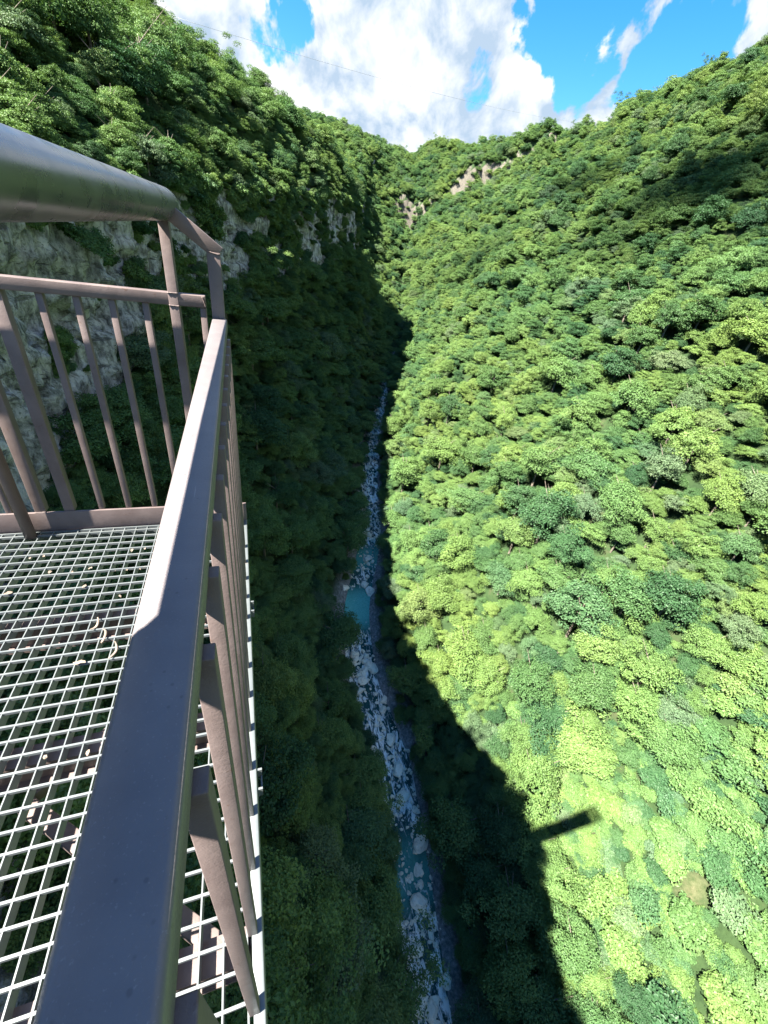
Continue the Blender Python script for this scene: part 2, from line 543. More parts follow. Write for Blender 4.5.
RIDGE = np.array([(-250, 300, 128), (100, 305, 130), (270, 306, 129), (386, 318, 119), (490, 316, 117), (609, 296, 121), (700, 300, 123), (770, 320, 123), (1150, 320, 123.)])


def smooth_interp(y, xs, ys, w=9.0):
    acc_ = 0
    ks = np.linspace(-1.6, 1.6, 9)
    wt_ = np.exp(-ks ** 2)
    for k, q in zip(ks, wt_):
        acc_ = acc_ + q * np.interp(y + k * w, xs, ys)
    return acc_ / wt_.sum()


def stations():
    return np.concatenate([np.arange(-250, -60, 20), np.arange(-60, 350, 3.5), np.arange(350, 450, 6), np.arange(450, 640, 3.0), np.arange(640, 800, 6), np.arange(800, 1160, 50)]).astype(float)


Y = stations()
rx = smooth_interp(Y, RIV_Y, RIV_X, 4)
rz = smooth_interp(Y, RIV_Y, RIV_Z, 6)
rimx = smooth_interp(Y, RIM[:, 0], RIM[:, 1], 9)
rimz = smooth_interp(Y, RIM[:, 0], RIM[:, 2], 9)
rimh = smooth_interp(Y, RIM[:, 0], RIM[:, 3], 9)
hl = [smooth_interp(Y, HILL[:, 0], HILL[:, i], 12) for i in range(1, 7)]
rgx = smooth_interp(Y, RIDGE[:, 0], RIDGE[:, 1], 20)
rgz = smooth_interp(Y, RIDGE[:, 0], RIDGE[:, 2], 20)
cbx = rimx + 3.0
cbz = rimz - rimh


def seg(p, q, n, last=False):
    tt = np.linspace(0, 1, n + 1)[:, None]
    if not last:
        tt = tt[:-1]
    return p[None] * (1 - tt) + q[None] * tt


def sheet(cols, counts):
    xs, zs = [], []
    for i in range(len(cols) - 1):
        last = i == len(cols) - 2
        xs.append(seg(cols[i][0], cols[i + 1][0], counts[i], last))
        zs.append(seg(cols[i][1], cols[i + 1][1], counts[i], last))
    return np.concatenate(xs).T, np.concatenate(zs).T      # [station, u]


def lerp(a, b, t):
    return a * (1 - t) + b * t


bkx = rx - 5.0
bkz = rz + 1.2
tal = [(lerp(cbx, bkx, 0.16), lerp(cbz, bkz, 0.25)), (lerp(cbx, bkx, 0.42), lerp(cbz, bkz, 0.55)), (lerp(cbx, bkx, 0.72), lerp(cbz, bkz, 0.84))]
brx = rx + 5.5
brz = rz + 1.2
r1x, r1z = brx + 22, brz + 19
sl = [(lerp(r1x, rgx, f), lerp(r1z, rgz, g)) for f, g in ((0.18, 0.19), (0.45, 0.455), (0.75, 0.77))]
cols = [(rimx - 600, rimz + 70), (rimx + hl[4], rimz + hl[5]), (rimx + hl[2], rimz + hl[3]), (rimx + hl[0], rimz + hl[1]), (rimx - 3, rimz + 1.5), (rimx, rimz),
        (cbx, cbz), tal[0], tal[1], tal[2], (bkx, bkz), (rx - 3.6, rz - 0.8), (rx + 3.6, rz - 0.8), (brx, brz), (r1x, r1z), sl[0], sl[1], sl[2], (rgx, rgz), (rgx + 90, rgz - 6), (rgx + 700, rgz - 60)]
counts = [4, 8, 8, 6, 2, 10, 6, 8, 8, 6, 3, 4, 3, 8, 10, 20, 16, 12, 6, 4]
TX, TZ = sheet(cols, counts)
cum = np.concatenate([[0], np.cumsum(counts)])
U_RIM, U_CB, U_BL, U_BR, U_R1, U_RG = cum[5], cum[6], cum[10], cum[13], cum[14], cum[18]
TY = np.repeat(Y[:, None], TX.shape[1], 1)
# spur on the right slope whose far side turns away from the sun
ns, nu = TX.shape
for i in range(ns):
    for j in range(nu):
        x, y, z = TX[i, j], TY[i, j], TZ[i, j]
        dr = abs(x - rx[i])
        k = min(1.0, max(0.0, (dr - 7) / 25))
        if j < U_RIM:
            k = min(1.0, (U_RIM - j) / 10)
        elif j <= U_CB:
            k = 0.0
        elif j < U_BL:
            k = min(k, min(1.0, (j - U_CB) / 6))
        if j > U_RG + 10 or k == 0:
            continue
        p = Vector((x * 0.016, y * 0.016, 3.1))
        d = 9.0 * mn.noise(p) + 4.5 * mn.noise(p * 2.6 + Vector((7, 3, 1))) + 1.8 * mn.noise(p * 6 + Vector((1, 9, 4)))
        f = 1.0
        if j > U_BR:
            f = 1.0 if j < U_RG - 12 else 0.45
            # diagonal fold
            q = (x - 118) * 0.62 - (y - 235) * 0.78 + 6 * mn.noise(Vector((x * .02, y * .02, 9)))
            al = (x - 118) * 0.78 + (y - 235) * 0.62
            if 0 < al < 330:
                e = min(1, al / 40) * min(1, (330 - al) / 60)
                d += e * 13 * math.exp(-((q - 9) / 15) ** 2) - e * 11 * math.exp(-((q + 17) / 15) ** 2)
        elif j < U_RIM:
            f = 0.45
        else:
            f = 0.4
        TZ[i, j] = z + d * k * f
        if U_CB < j < U_BL:
            TX[i, j] += 4.0 * k * mn.noise(Vector((y * 0.03, z * 0.03, 5)))

for i in range(ns):
    for j in range(nu):
        x, y = TX[i, j], TY[i, j]
        if 455 < y < 640 and 160 < x < 340:
            yc = 548 - 0.45 * (x - 168) + 14 * mn.noise(Vector((x * 0.02, 4, 4)))
            amp = 20 * min(1, (x - 160) / 20) * min(1, (340 - x) / 60) * (0.7 + 0.7 * mn.noise(Vector((x * 0.03, 1, 7))))
            u_ = (y - yc) / 5.0
            TZ[i, j] += amp * math.tanh(u_) * math.exp(-((y - yc) / 45) ** 2)

idx = np.arange(ns * nu).reshape(ns, nu)
quads = np.stack([idx[:-1, :-1], idx[:-1, 1:], idx[1:, 1:], idx[1:, :-1]], -1)
keep = np.ones((ns - 1, nu - 1), bool)
cliff_rows = (Y[:-1] > -58) & (Y[:-1] < 640)
keep[np.ix_(cliff_rows, np.arange(U_RIM, U_CB))] = False
verts = np.stack([TX, TY, TZ], -1).reshape(-1, 3)
ter_me = np_mesh('terrain', verts, quads[keep].reshape(-1, 4), True)
bed = np.clip(1.0 - (np.abs(TX - rx[:, None]) - 5.5) / 3.5, 0, 1) * np.clip((270 - TY) / 40, 0, 1)
a_ = ter_me.attributes.new('bed', 'FLOAT', 'POINT')
a_.data.foreach_set('value', bed.ravel().astype(np.float32))
BARE = (66.3, 4.0)
ang_ = np.arctan2(TY - BARE[1], TX - BARE[0])
bare = np.clip(1.25 - np.hypot(TX - BARE[0], TY - BARE[1]) / (0.85 + 0.45 * np.sin(ang_ * 3 + 1) + 0.25 * np.sin(ang_ * 5)), 0, 1)
a_ = ter_me.attributes.new('bare', 'FLOAT', 'POINT')
a_.data.foreach_set('value', bare.ravel().astype(np.float32))
terrain = link('terrain', ter_me, M_GROUND)
tag(terrain, kind='structure')


def ground_at(x, y):
    """height of the terrain right of the rim, by station interpolation"""
    i = int(np.clip(np.searchsorted(Y, y) - 1, 0, ns - 2))
    f = (y - Y[i]) / (Y[i + 1] - Y[i])
    za = np.interp(x, TX[i, U_CB:], TZ[i, U_CB:])
    zb = np.interp(x, TX[i + 1, U_CB:], TZ[i + 1, U_CB:])
    return za * (1 - f) + zb * f


# cliff face: a finer sheet with relief, between rim and talus
cy = np.concatenate([np.arange(-60, 90, 0.6), np.arange(90, 345, 1.0), np.arange(345, 650, 2.0)])
NV = 44
cxr, czr = np.interp(cy, Y, rimx), np.interp(cy, Y, rimz)
cxb, czb = np.interp(cy, Y, cbx), np.interp(cy, Y, cbz)
cv = np.zeros((len(cy), NV, 3))
for i, y in enumerate(cy):
    for j in range(NV):
        v = -0.10 + 1.22 * j / (NV - 1)
        x = lerp(cxr[i], cxb[i], v) if v > 0 else cxr[i] + v * 28
        z = lerp(czr[i], czb[i], v) - (0.0 if v > 0 else -v * 3)
        e = math.sin(math.pi * min(1, max(0, (v + 0.02) / 1.04))) ** 0.5 if -0.02 < v < 1.02 else 0
        p = Vector((y * 0.055, z * 0.03, 2.0))
        d = 3.2 * mn.noise(p) + 1.6 * abs(mn.noise(Vector((y * 0.16, z * 0.045, 8)))) * 2 - 1.2
        d += 0.7 * mn.noise(Vector((y * 0.45, z * 0.16, 4))) + 0.45 * mn.noise(Vector((y * 1.1, z * 0.5, 1)))
        wq_ = Vector((y * 0.30 + 0.5 * mn.noise(Vector((y * .2, z * .2, 3))), z * 0.17 + 0.5 * mn.noise(Vector((y * .2, z * .2, 13))), 0.5))
        d = d * 0.75 + 1.5 * (mn.cell(wq_) - 0.5) + 0.8 * (mn.cell(wq_ * 2.3 + Vector((5, 2, 0))) - 0.5)
        led = (z * 0.19 + 0.5 * mn.noise(Vector((y * 0.04, z * 0.05, 6)))) % 1.0
        d += 1.1 * (led - 0.5)
        cv[i, j] = (x + d * e - (1.6 if v > 1.02 or v < -0.02 else 0), y + 0.5 * e * mn.noise(Vector((y * 0.3, z * 0.3, 7))), z)
ci = np.arange(cv.shape[0] * NV).reshape(cv.shape[0], NV)
cq = np.stack([ci[:-1, :-1], ci[:-1, 1:], ci[1:, 1:], ci[1:, :-1]], -1).reshape(-1, 4)
cliff = link('cliff', np_mesh('cliff', cv.reshape(-1, 3), cq, True), M_ROCK)
tag(cliff, kind='structure')

# river surface
wy = np.arange(-60, 285, 1.5)
wx, wz = np.interp(wy, Y, rx), np.interp(wy, Y, rz)
wv, calm = [], []
NW = 9
POOLY = 88.0
for i, y in enumerate(wy):
    hw = 4.6 + 1.0 * mn.noise(Vector((y * 0.07, 1, 1))) + 2.2 * math.exp(-((y - POOLY) / 8) ** 2)
    for j in range(NW):
        u = -1 + 2 * j / (NW - 1)
        step = 0.35 * mn.noise(Vector((y * 0.13, u, 3)))
        wv.append((wx[i] + u * hw, y, wz[i] - 0.1 + step * 0.6))
        calm.append(max(math.exp(-((y - POOLY) / 7.5) ** 4), math.exp(-((y - 108) / 5) ** 4) * .8, 0.55 * math.exp(-((y - 24) / 6) ** 4)))
wi = np.arange(len(wv)).reshape(-1, NW)
wq = np.stack([wi[:-1, :-1], wi[:-1, 1:], wi[1:, 1:], wi[1:, :-1]], -1).reshape(-1, 4)
wme = np_mesh('river', wv, wq, True)
a_ = wme.attributes.new('calm', 'FLOAT', 'POINT')
a_.data.foreach_set('value', np.array(calm, np.float32))
river = link('river', wme, M_WATER)
tag(river, kind='structure')


# ------------------------------------------------------------------ trees
def crown_mesh(name, seed, Rr=5.5, squash=0.85, nclump=46, per=105, leaf=0.42, flat=False):
    g = np.random.default_rng(seed)
    P, Nn, Sz, Lv = [], [], [], []
    lob = [(g.normal(size=3), g.uniform(0.25, 0.5)) for _ in range(6)]
    lob = [(v / np.linalg.norm(v), a) for v, a in lob]
    for c in range(nclump):
        ph = c * 2.399963 + g.uniform(-0.9, 0.9)
        cz = 1 - (c + 0.5) / nclump * (1.36 if not flat else 1.05)
        cz = np.clip(cz + g.uniform(-0.15, 0.15), -0.42, 1)
        d = np.array([math.cos(ph) * math.sqrt(max(0, 1 - cz * cz)), math.sin(ph) * math.sqrt(max(0, 1 - cz * cz)), cz])
        rr = 0.86
        for v, a in lob:
            rr += a * max(0, float(v @ d)) ** 4 - a * 0.12
        rr *= g.uniform(0.52, 0.92)
        ctr = d * rr * Rr * np.array([1, 1, squash])
        cr_ = Rr * g.uniform(0.12, 0.27)
        n = int(per * (cr_ / (0.20 * Rr)) ** 2)
        u = g.normal(size=(n, 3))
        u /= np.linalg.norm(u, axis=1)[:, None]
        u[:, 2] = np.where(u[:, 2] < -0.25, -u[:, 2], u[:, 2])
        rad = cr_ * g.uniform(0.55, 1.12, n)
        p = ctr + u * rad[:, None] * np.array([1.15, 1.15, 0.7])
        nrm_ = u * 0.5 + np.array([0, 0, 0.6]) + d * 0.2 + g.normal(size=(n, 3)) * 0.45
        tone = g.normal(0, 0.10)
        P.append(p)
        Nn.append(nrm_)
        Sz.append(leaf * g.uniform(0.5, 1.25, n))
        Lv.append(np.clip(g.normal(0.5, 0.17, n) + tone, 0, 1))
    n = 150                                                     # inner foliage
    u = g.normal(size=(n, 3))
    u /= np.linalg.norm(u, axis=1)[:, None]
    u[:, 2] = np.abs(u[:, 2]) - 0.25
    P.append(u * Rr * g.uniform(0.2, 0.55, n)[:, None] * np.array([1, 1, squash]))
    Nn.append(u + g.normal(size=(n, 3)) * 0.5)
    Sz.append(np.full(n, leaf * 2.8))
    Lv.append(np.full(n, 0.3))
    P, Nn, Sz, Lv = np.concatenate(P), np.concatenate(Nn), np.concatenate(Sz), np.concatenate(Lv)
    Nn /= np.linalg.norm(Nn, axis=1)[:, None]
    t1 = np.cross(Nn, g.normal(size=Nn.shape))
    t1 /= np.linalg.norm(t1, axis=1)[:, None]
    t2 = np.cross(Nn, t1)
    h = (Sz * 0.5)[:, None]
    w = h * 0.62
    V = np.stack([P - t1 * h, P - t2 * w + Nn * h * 0.22, P + t1 * h, P + t2 * w + Nn * h * 0.22], 1).reshape(-1, 3)
    F = np.arange(len(P) * 4).reshape(-1, 4)
    me = np_mesh(name, V, F, False)
    at = me.attributes.new('leaf', 'FLOAT', 'FACE')
    at.data.foreach_set('value', Lv.astype(np.float32))
    me.materials.append(M_LEAF)
    return me


def trunk_mesh(name, seed, H=7.5, r0=0.30):
    g = random.Random(seed)
    bm = bmesh.new()

    def limb(p0, p1, ra, rb, segs=6, n=4):
        prev = None
        d = (p1 - p0)
        ax = d.normalized()
        s = ax.orthogonal().normalized()
        b2 = ax.cross(s)
        off = Vector((0, 0, 0))
        for k in range(n + 1):
            f = k / n
            c = p0 + d * f + off
            off += Vector((g.uniform(-1, 1), g.uniform(-1, 1), 0)) * ra * 0.35
            r = ra * (1 - f) + rb * f
            ring = [bm.verts.new(c + (s * math.cos(a * 2 * math.pi / segs) + b2 * math.sin(a * 2 * math.pi / segs)) * r) for a in range(segs)]
            if prev:
                for q in range(segs):
                    bm.faces.new((prev[q], prev[(q + 1) % segs], ring[(q + 1) % segs], ring[q]))
            prev = ring
        return c
    top = limb(Vector((0, 0, -2.0)), Vector((g.uniform(-.5, .5), g.uniform(-.5, .5), H)), r0, r0 * 0.45, 7, 6)
    for k in range(7):
        a = k * 2.4 + g.uniform(-.4, .4)
        z0 = H * g.uniform(0.42, 0.95)
        L = g.uniform(2.4, 3.8)
        limb(Vector((0, 0, z0)), Vector((math.cos(a) * L, math.sin(a) * L, z0 + L * g.uniform(0.5, 1.0))), r0 * 0.36, r0 * 0.1, 5, 3)
    me = bpy.data.meshes.new(name)
    bm.to_mesh(me)
    bm.free()
    me.materials.append(M_BARK)
    return me


PROTO = []
for k in range(10):
    sq = [0.95, 1.05, 0.9, 1.15, 0.85, 1.0, 0.92, 0.62, 0.8, 0.7][k]
    cl = [78, 66, 90, 72, 60, 96, 84, 90, 64, 74][k]
    PROTO.append(crown_mesh('crown_%s' % 'abcdefghij'[k], 40 + k, 5.5, sq, cl, 128 if k < 7 else (44, 36, 32)[k - 7], 0.345 if k < 7 else (0.62, 0.72, 0.78)[k - 7], k == 7))
TRUNKS = [trunk_mesh('trunk_%s' % 'abc'[k], 90 + k) for k in range(3)]
CROWN_Z = 5.2                                               # crown centre above the foot, at scale 1

CAMR = np.array(cam.matrix_world.to_3x3())


def project(p):
    q = p @ CAMR
    dep = -q[:, 2]
    px = 384 + 404.57 * q[:, 0] / np.maximum(dep, 1e-3)
    py = 512 - 404.57 * q[:, 1] / np.maximum(dep, 1e-3)
    return px, py, dep


# candidate feet by surface area
V4 = verts[quads.reshape(-1, 4)]
jj = np.repeat(np.arange(nu - 1)[None], ns - 1, 0).ravel()
area = 0.5 * (np.linalg.norm(np.cross(V4[:, 1] - V4[:, 0], V4[:, 2] - V4[:, 0]), axis=1) + np.linalg.norm(np.cross(V4[:, 2] - V4[:, 0], V4[:, 3] - V4[:, 0]), axis=1))
cy_ = V4[:, :, 1].mean(1)
ok = (cy_ > -60) & (cy_ < 790) & (jj > cum[1] - 1) & (jj < U_RG + 5) & ~((jj >= U_RIM - 1) & (jj < U_CB))
w_ = np.where(ok, area, 0)
ncand = 130000
pick = rng.choice(len(V4), ncand, p=w_ / w_.sum())
uu, vv = rng.random(ncand)[:, None], rng.random(ncand)[:, None]
Q = V4[pick]
foot = (Q[:, 0] * (1 - uu) + Q[:, 1] * uu) * (1 - vv) + (Q[:, 3] * (1 - uu) + Q[:, 2] * uu) * vv
fj = jj[pick]
rvx = np.interp(foot[:, 1], Y, rx)
px, py, dep = project(foot + np.array([0, 0, 7.0]))
infr = (dep > 1) & (px > -260) & (px < 1030) & (py > -200) & (py < 1200)
near_left = (foot[:, 0] < 20) & (foot[:, 1] < 330)           # rim woods also throw the canyon's shade
good = (infr | near_left)
rimd = np.interp(foot[:, 1], Y, rimx)
good &= ~((np.abs(foot[:, 0] - rvx) < np.interp(foot[:, 1], [5, 40, 110, 200, 260], [6.8, 6.2, 5.8, 3.8, 1.8])) & (foot[:, 1] < 420))
good &= ~((np.abs(foot[:, 0] - rvx) < 10.5) & (np.abs(foot[:, 1] - POOLY) < 9))
# keep the walkway and the ground round it clear
good &= ~((foot[:, 0] > -17.5) & (foot[:, 0] < 4) & (foot[:, 1] > -4) & (foot[:, 1] < 6) & (foot[:, 2] > -30))
good &= np.hypot(foot[:, 0] - BARE[0], foot[:, 1] - BARE[1]) > 2.9
nz_ = np.cross(Q[:, 1] - Q[:, 0], Q[:, 2] - Q[:, 0])
nz_ = np.abs(nz_[:, 2]) / np.linalg.norm(nz_, axis=1)
good &= ~((foot[:, 1] > 450) & (nz_ < 0.50) & (rng.random(ncand) < 0.93))
foot, fj = foot[good], fj[good]
right = fj >= U_BR
dcam = np.linalg.norm(foot, axis=1)
# low scrub carpet on the nearest part of the right slope
scrub = right & (foot[:, 0] > 52) & (foot[:, 0] < 125) & (foot[:, 1] < 24 + 6 * np.sin(foot[:, 0] * 0.15))
radius = np.where(scrub, rng.uniform(2.0, 4.4, len(foot)), 2.5 + 5.6 * rng.random(len(foot)) ** 2.1)
radius = np.where(dcam > 190, radius * 0.86, radius)
radius = np.where((fj < U_RIM) & (foot[:, 1] < 75) & (foot[:, 0] > -36), radius * 0.58, radius)
radius = np.where((fj < U_RIM) & (foot[:, 1] >= 75) & (foot[:, 1] < 215) & (foot[:, 0] > rimd[good] - 16), radius * 0.62, radius)
radius = np.where((~right) & (fj >= U_CB), radius * 0.92, radius)
cell = 4.0
grid = {}
sel = []
for i in range(len(foot)):
    p = foot[i]
    r = radius[i]
    k = (int(p[0] // cell), int(p[1] // cell), int(p[2] // cell))
    hit = False
    rad = 2 if r > 3.8 else 1
    for a in range(-rad, rad + 1):
        for b in range(-rad, rad + 1):
            for c in range(-rad, rad + 1):
                for q in grid.get((k[0] + a, k[1] + b, k[2] + c), ()):
                    dd = foot[q] - p
                    if dd @ dd < ((r + radius[q]) * (0.45 if scrub[i] else 0.47)) ** 2:
                        hit = True
                        break
                if hit:
                    break
            if hit:
                break
        if hit:
            break
    if not hit:
        grid.setdefault(k, []).append(i)
        sel.append(i)
sel = np.array(sel)
foot, radius, fj, scrub, right = foot[sel], radius[sel], fj[sel], scrub[sel], right[sel]
nt = len(foot)
scl = radius / 5.5
kind = np.where(scrub, rng.integers(8, 10, nt), rng.integers(0, 7, nt))
rotz = rng.uniform(0, 6.283, nt)
hgt = rng.uniform(0.78, 1.28, nt)
wx_, wy_ = rng.uniform(0.85, 1.25, nt), rng.uniform(0.85, 1.25, nt)
czoff = np.where(scrub, 2.6, CROWN_Z) * scl * hgt
czoff = np.where(fj < U_RIM, czoff * 0.72, czoff)
ctr = foot + np.stack([np.zeros(nt), np.zeros(nt), czoff], 1)
left_wall = (~right) & (fj >= U_CB)
ctr[left_wall, 0] += 1.0
print('trees', nt)

px, py, dep = project(ctr)
vis = (dep > 1) & (px > -10) & (px < 778) & (py > -10) & (py < 1034) & ~scrub
vis &= ~((px < 235) & (py > 330))
appar = np.where(vis, radius / np.linalg.norm(ctr, axis=1), 0)
order = np.argsort(-appar)
NIND = 285
ind = order[:NIND]
is_ind = np.zeros(nt, bool)
is_ind[ind] = True


def zone(i):
    x, y, z = ctr[i]
    if right[i]:
        a = x - np.interp(y, Y, rx)
        lit = (x + 0.713 * z) > -17
        if not lit:
            return ('broadleaf tree in the canyon shade on the right river bank', 'shaded trees on the right bank') if a < 16 else \
                   ('dark shaded broadleaf tree between the river bank trees and the sunlit slope', 'shaded trees below the sunlit slope')
        if a < 30:
            return ('sunlit broadleaf tree at the foot of the right slope beside the shadow edge', 'sunlit trees along the shadow edge')
        if y < 60:
            return ('sunlit bushy green tree on the right slope level with the platform shadow', 'sunlit trees near the platform shadow')
        if y < 110:
            return ('round sunlit tree in the middle of the right slope', 'sunlit trees of the middle right slope')
        return ('sunlit tree high and far up the right slope', 'sunlit trees of the far right slope')
    if fj[i] >= U_CB:
        a = np.interp(y, Y, rx) - x
        if a < 17:
            return ('dark green tree in shade leaning over the left edge of the river', 'shaded trees on the left bank')
        if y < 110:
            return ('dark shaded tree on the steep left canyon wall below the platform', 'shaded trees of the near left wall')
        return ('dark shaded tree on the steep left wall below the grey rock band', 'shaded trees of the far left wall')
    if y < 90:
        return ('green tree on the left hillside above the dark steel tube', 'trees above the steel tube')
    return ('sunlit tree on the left hill above the rock cliff', 'sunlit trees of the left hill')


first_crown = {}
for n_, i in enumerate(ind):
    lab, grp = zone(i)
    root = empty('forest_tree', foot[i])
    tag(root, lab, 'tree', grp)
    s = float(scl[i])
    tk = bpy.data.objects.new('trunk', TRUNKS[n_ % 3])
    COL.objects.link(tk)
    tk.parent = root
    tk.scale = (s, s, s * float(hgt[i]))
    cw = bpy.data.objects.new('crown', PROTO[kind[i]])
    COL.objects.link(cw)
    cw.parent = root
    cw.location = ctr[i] - foot[i]
    cw.rotation_euler = (float(rng.uniform(-.12, .12)), float(rng.uniform(-.12, .12)), float(rotz[i]))
    cw.scale = (s * float(wx_[i]), s * float(wy_[i]), s * float(hgt[i]))
    first_crown.setdefault(int(kind[i]), cw)


def scatter(name, pts, kinds, rots, scales, sources, label):
    me = bpy.data.meshes.new(name)
    me.vertices.add(len(pts))
    me.vertices.foreach_set('co', np.asarray(pts, np.float32).ravel())
    for nm, ty, dat in (('kind', 'INT', np.asarray(kinds, np.int32)), ('rot', 'FLOAT_VECTOR', np.asarray(rots, np.float32)), ('scl', 'FLOAT_VECTOR', np.asarray(scales, np.float32))):
        at = me.attributes.new(nm, ty, 'POINT')
        at.data.foreach_set('value' if ty == 'INT' else 'vector', dat.ravel())
    o = link(name, me)
    ng = bpy.data.node_groups.new(name, 'GeometryNodeTree')
    ng.interface.new_socket('Geometry', in_out='INPUT', socket_type='NodeSocketGeometry')
    ng.interface.new_socket('Geometry', in_out='OUTPUT', socket_type='NodeSocketGeometry')
    gi, go = ng.nodes.new('NodeGroupInput'), ng.nodes.new('NodeGroupOutput')
    jn = ng.nodes.new('GeometryNodeJoinGeometry')

    def attr(nm, ty):
        a = ng.nodes.new('GeometryNodeInputNamedAttribute')
        a.data_type = ty
        a.inputs[0].default_value = nm
        return a.outputs[0]
    e2r = ng.nodes.new('FunctionNodeEulerToRotation')
    ng.links.new(attr('rot', 'FLOAT_VECTOR'), e2r.inputs[0])
    sa = attr('scl', 'FLOAT_VECTOR')
    ka = attr('kind', 'INT')
    for k, src in sources.items():
        oi = ng.nodes.new('GeometryNodeObjectInfo')
        oi.transform_space = 'ORIGINAL'
        oi.inputs['Object'].default_value = src
        if 'As Instance' in oi.inputs:
            oi.inputs['As Instance'].default_value = True
        cp = ng.nodes.new('FunctionNodeCompare')
        cp.data_type = 'INT'
        cp.operation = 'EQUAL'
        ins = [s_ for s_ in cp.inputs if s_.type == 'INT']
        ng.links.new(ka, ins[0])
        ins[1].default_value = k
        ip = ng.nodes.new('GeometryNodeInstanceOnPoints')
        ng.links.new(gi.outputs[0], ip.inputs['Points'])
        ng.links.new(cp.outputs[0], ip.inputs['Selection'])
        ng.links.new(oi.outputs['Geometry'], ip.inputs['Instance'])
        ng.links.new(e2r.outputs[0], ip.inputs['Rotation'])
        ng.links.new(sa, ip.inputs['Scale'])
        ng.links.new(ip.outputs[0], jn.inputs[0])
    ng.links.new(jn.outputs[0], go.inputs[0])
    md = o.modifiers.new('scatter', 'NODES')
    md.node_group = ng
    tag(o, label, 'woodland', kind='stuff')
    return o


# one bush of the scrub stands alone as a thing (the rest is ground cover)
sidx = np.where(scrub)[0]
ps, _, _ = project(ctr[sidx])
for kk, (qx, qy), lab_ in ((7, (69, 7), 'low bush at the edge of the bare earth patch on the right slope'), (8, (66, 17), 'sunlit bush just beyond the tip of the platform shadow'), (9, (62, 25), 'sunlit bush upslope of the platform shadow')):
    dd_ = np.hypot(ctr[sidx, 0] - qx, ctr[sidx, 1] - qy) + 1e3 * is_ind[sidx]
    bi = sidx[np.argmin(dd_)]
    bush = empty('bush', foot[bi])
    tag(bush, lab_, 'bush')
    bc = bpy.data.objects.new('foliage', PROTO[kk])
    COL.objects.link(bc)
    bc.parent = bush
    bc.location = ctr[bi] - foot[bi]
    bc.scale = (scl[bi], scl[bi], scl[bi])
    first_crown[kk] = bc
    is_ind[bi] = True

rest = np.where(~is_ind)[0]
rest_t = rest[~scrub[rest]]
rest_s = rest[scrub[rest]]


def rots_for(ii):
    return np.stack([rng.uniform(-.15, .15, len(ii)), rng.uniform(-.15, .15, len(ii)), rotz[ii]], 1)


scatter('forest', ctr[rest_t], kind[rest_t], rots_for(rest_t), np.stack([scl[rest_t] * wx_[rest_t], scl[rest_t] * wy_[rest_t], scl[rest_t] * hgt[rest_t]], 1), first_crown,
        'dense green broadleaf forest covering the far canyon sides')
scatter('scrub', ctr[rest_s], kind[rest_s], rots_for(rest_s), np.stack([scl[rest_s] * wx_[rest_s], scl[rest_s] * wy_[rest_s], scl[rest_s] * 0.85 * hgt[rest_s]], 1), first_crown,
        'low sunlit scrub carpeting the near right slope')

# undergrowth between the trunks
nug = 9500
wu = np.where(ok & (cy_ < 420), area / np.maximum(60, np.linalg.norm(V4.mean(1), axis=1)) ** 1.0, 0)
wu = wu * np.where((jj >= U_BR) & (V4[:, :, 0].mean(1) > 44) & (V4[:, :, 0].mean(1) < 135) & (cy_ < 45), 3.5, 1.0)
pk = rng.choice(len(V4), nug, p=wu / wu.sum())
uu, vv = rng.random(nug)[:, None], rng.random(nug)[:, None]
Q = V4[pk]
ug = (Q[:, 0] * (1 - uu) + Q[:, 1] * uu) * (1 - vv) + (Q[:, 3] * (1 - uu) + Q[:, 2] * uu) * vv
rvx = np.interp(ug[:, 1], Y, rx)
g1 = (np.abs(ug[:, 0] - rvx) > 5.2) & (np.hypot(ug[:, 0] - BARE[0], ug[:, 1] - BARE[1]) > 2.6)
g1 &= ~((ug[:, 0] > -26) & (ug[:, 0] < 4) & (ug[:, 1] > -6) & (ug[:, 1] < 6) & (ug[:, 2] > -30))
ug = ug[g1]
su = rng.uniform(0.22, 0.5, len(ug))
scatter('undergrowth', ug + np.stack([0 * su, 0 * su, su * 2.0], 1), np.full(len(ug), 7), np.stack([0 * su, 0 * su, rng.uniform(0, 6.28, len(ug))], 1),
        np.stack([su, su, su], 1), {7: first_crown[7]}, 'dark leafy undergrowth between the trees')

# shrubs clinging to the cliff face
pts, sc_ = [], []
for i in range(10000):
    a = int(rng.integers(0, len(cy)))
    j = int(rng.integers(3, NV - 1))
    p = cv[a, j]
    v = -0.10 + 1.22 * j / (NV - 1)
    n_ = mn.noise(Vector((p[1] * 0.045, p[2] * 0.05, 12.3))) + 0.5 * mn.noise(Vector((p[1] * 0.12, p[2] * 0.12, 2.3)))
    near = p[1] < 75
    lim = (0.34 if p[1] < 62 else 0.12) if near else 0.30
    if near and v < 0.35:
        lim -= 0.16
    lim -= 0.75 * max(0, 0.25 - v) / 0.25 * 0.6
    lim -= 0.5 * max(0, v - 0.8)
    if not near:
        n_ = mn.noise(Vector((p[1] * 0.075, p[2] * 0.06, 12.3))) + 0.8 * mn.noise(Vector((p[1] * 0.22, p[2] * 0.15, 2.3)))
    if (n_ < lim and rng.random() > 0.035) or (p[0] > -26 and -5 < p[1] < 6):
        continue
    s = float(rng.uniform(0.14, 0.36) if near else rng.uniform(0.25, 0.6))
    pts.append((p[0] + s * 1.2, p[1], p[2] + s * 0.8))
    sc_.append((s, s, s * float(rng.uniform(0.8, 1.5))))
scatter('cliff_shrubs', pts, np.full(len(pts), 7), np.stack([np.zeros(len(pts)), rng.uniform(0.2, 0.8, len(pts)), rng.uniform(0, 6.28, len(pts))], 1), sc_, {7: first_crown[7]},
        'shrubs and creepers clinging to the grey rock cliff')


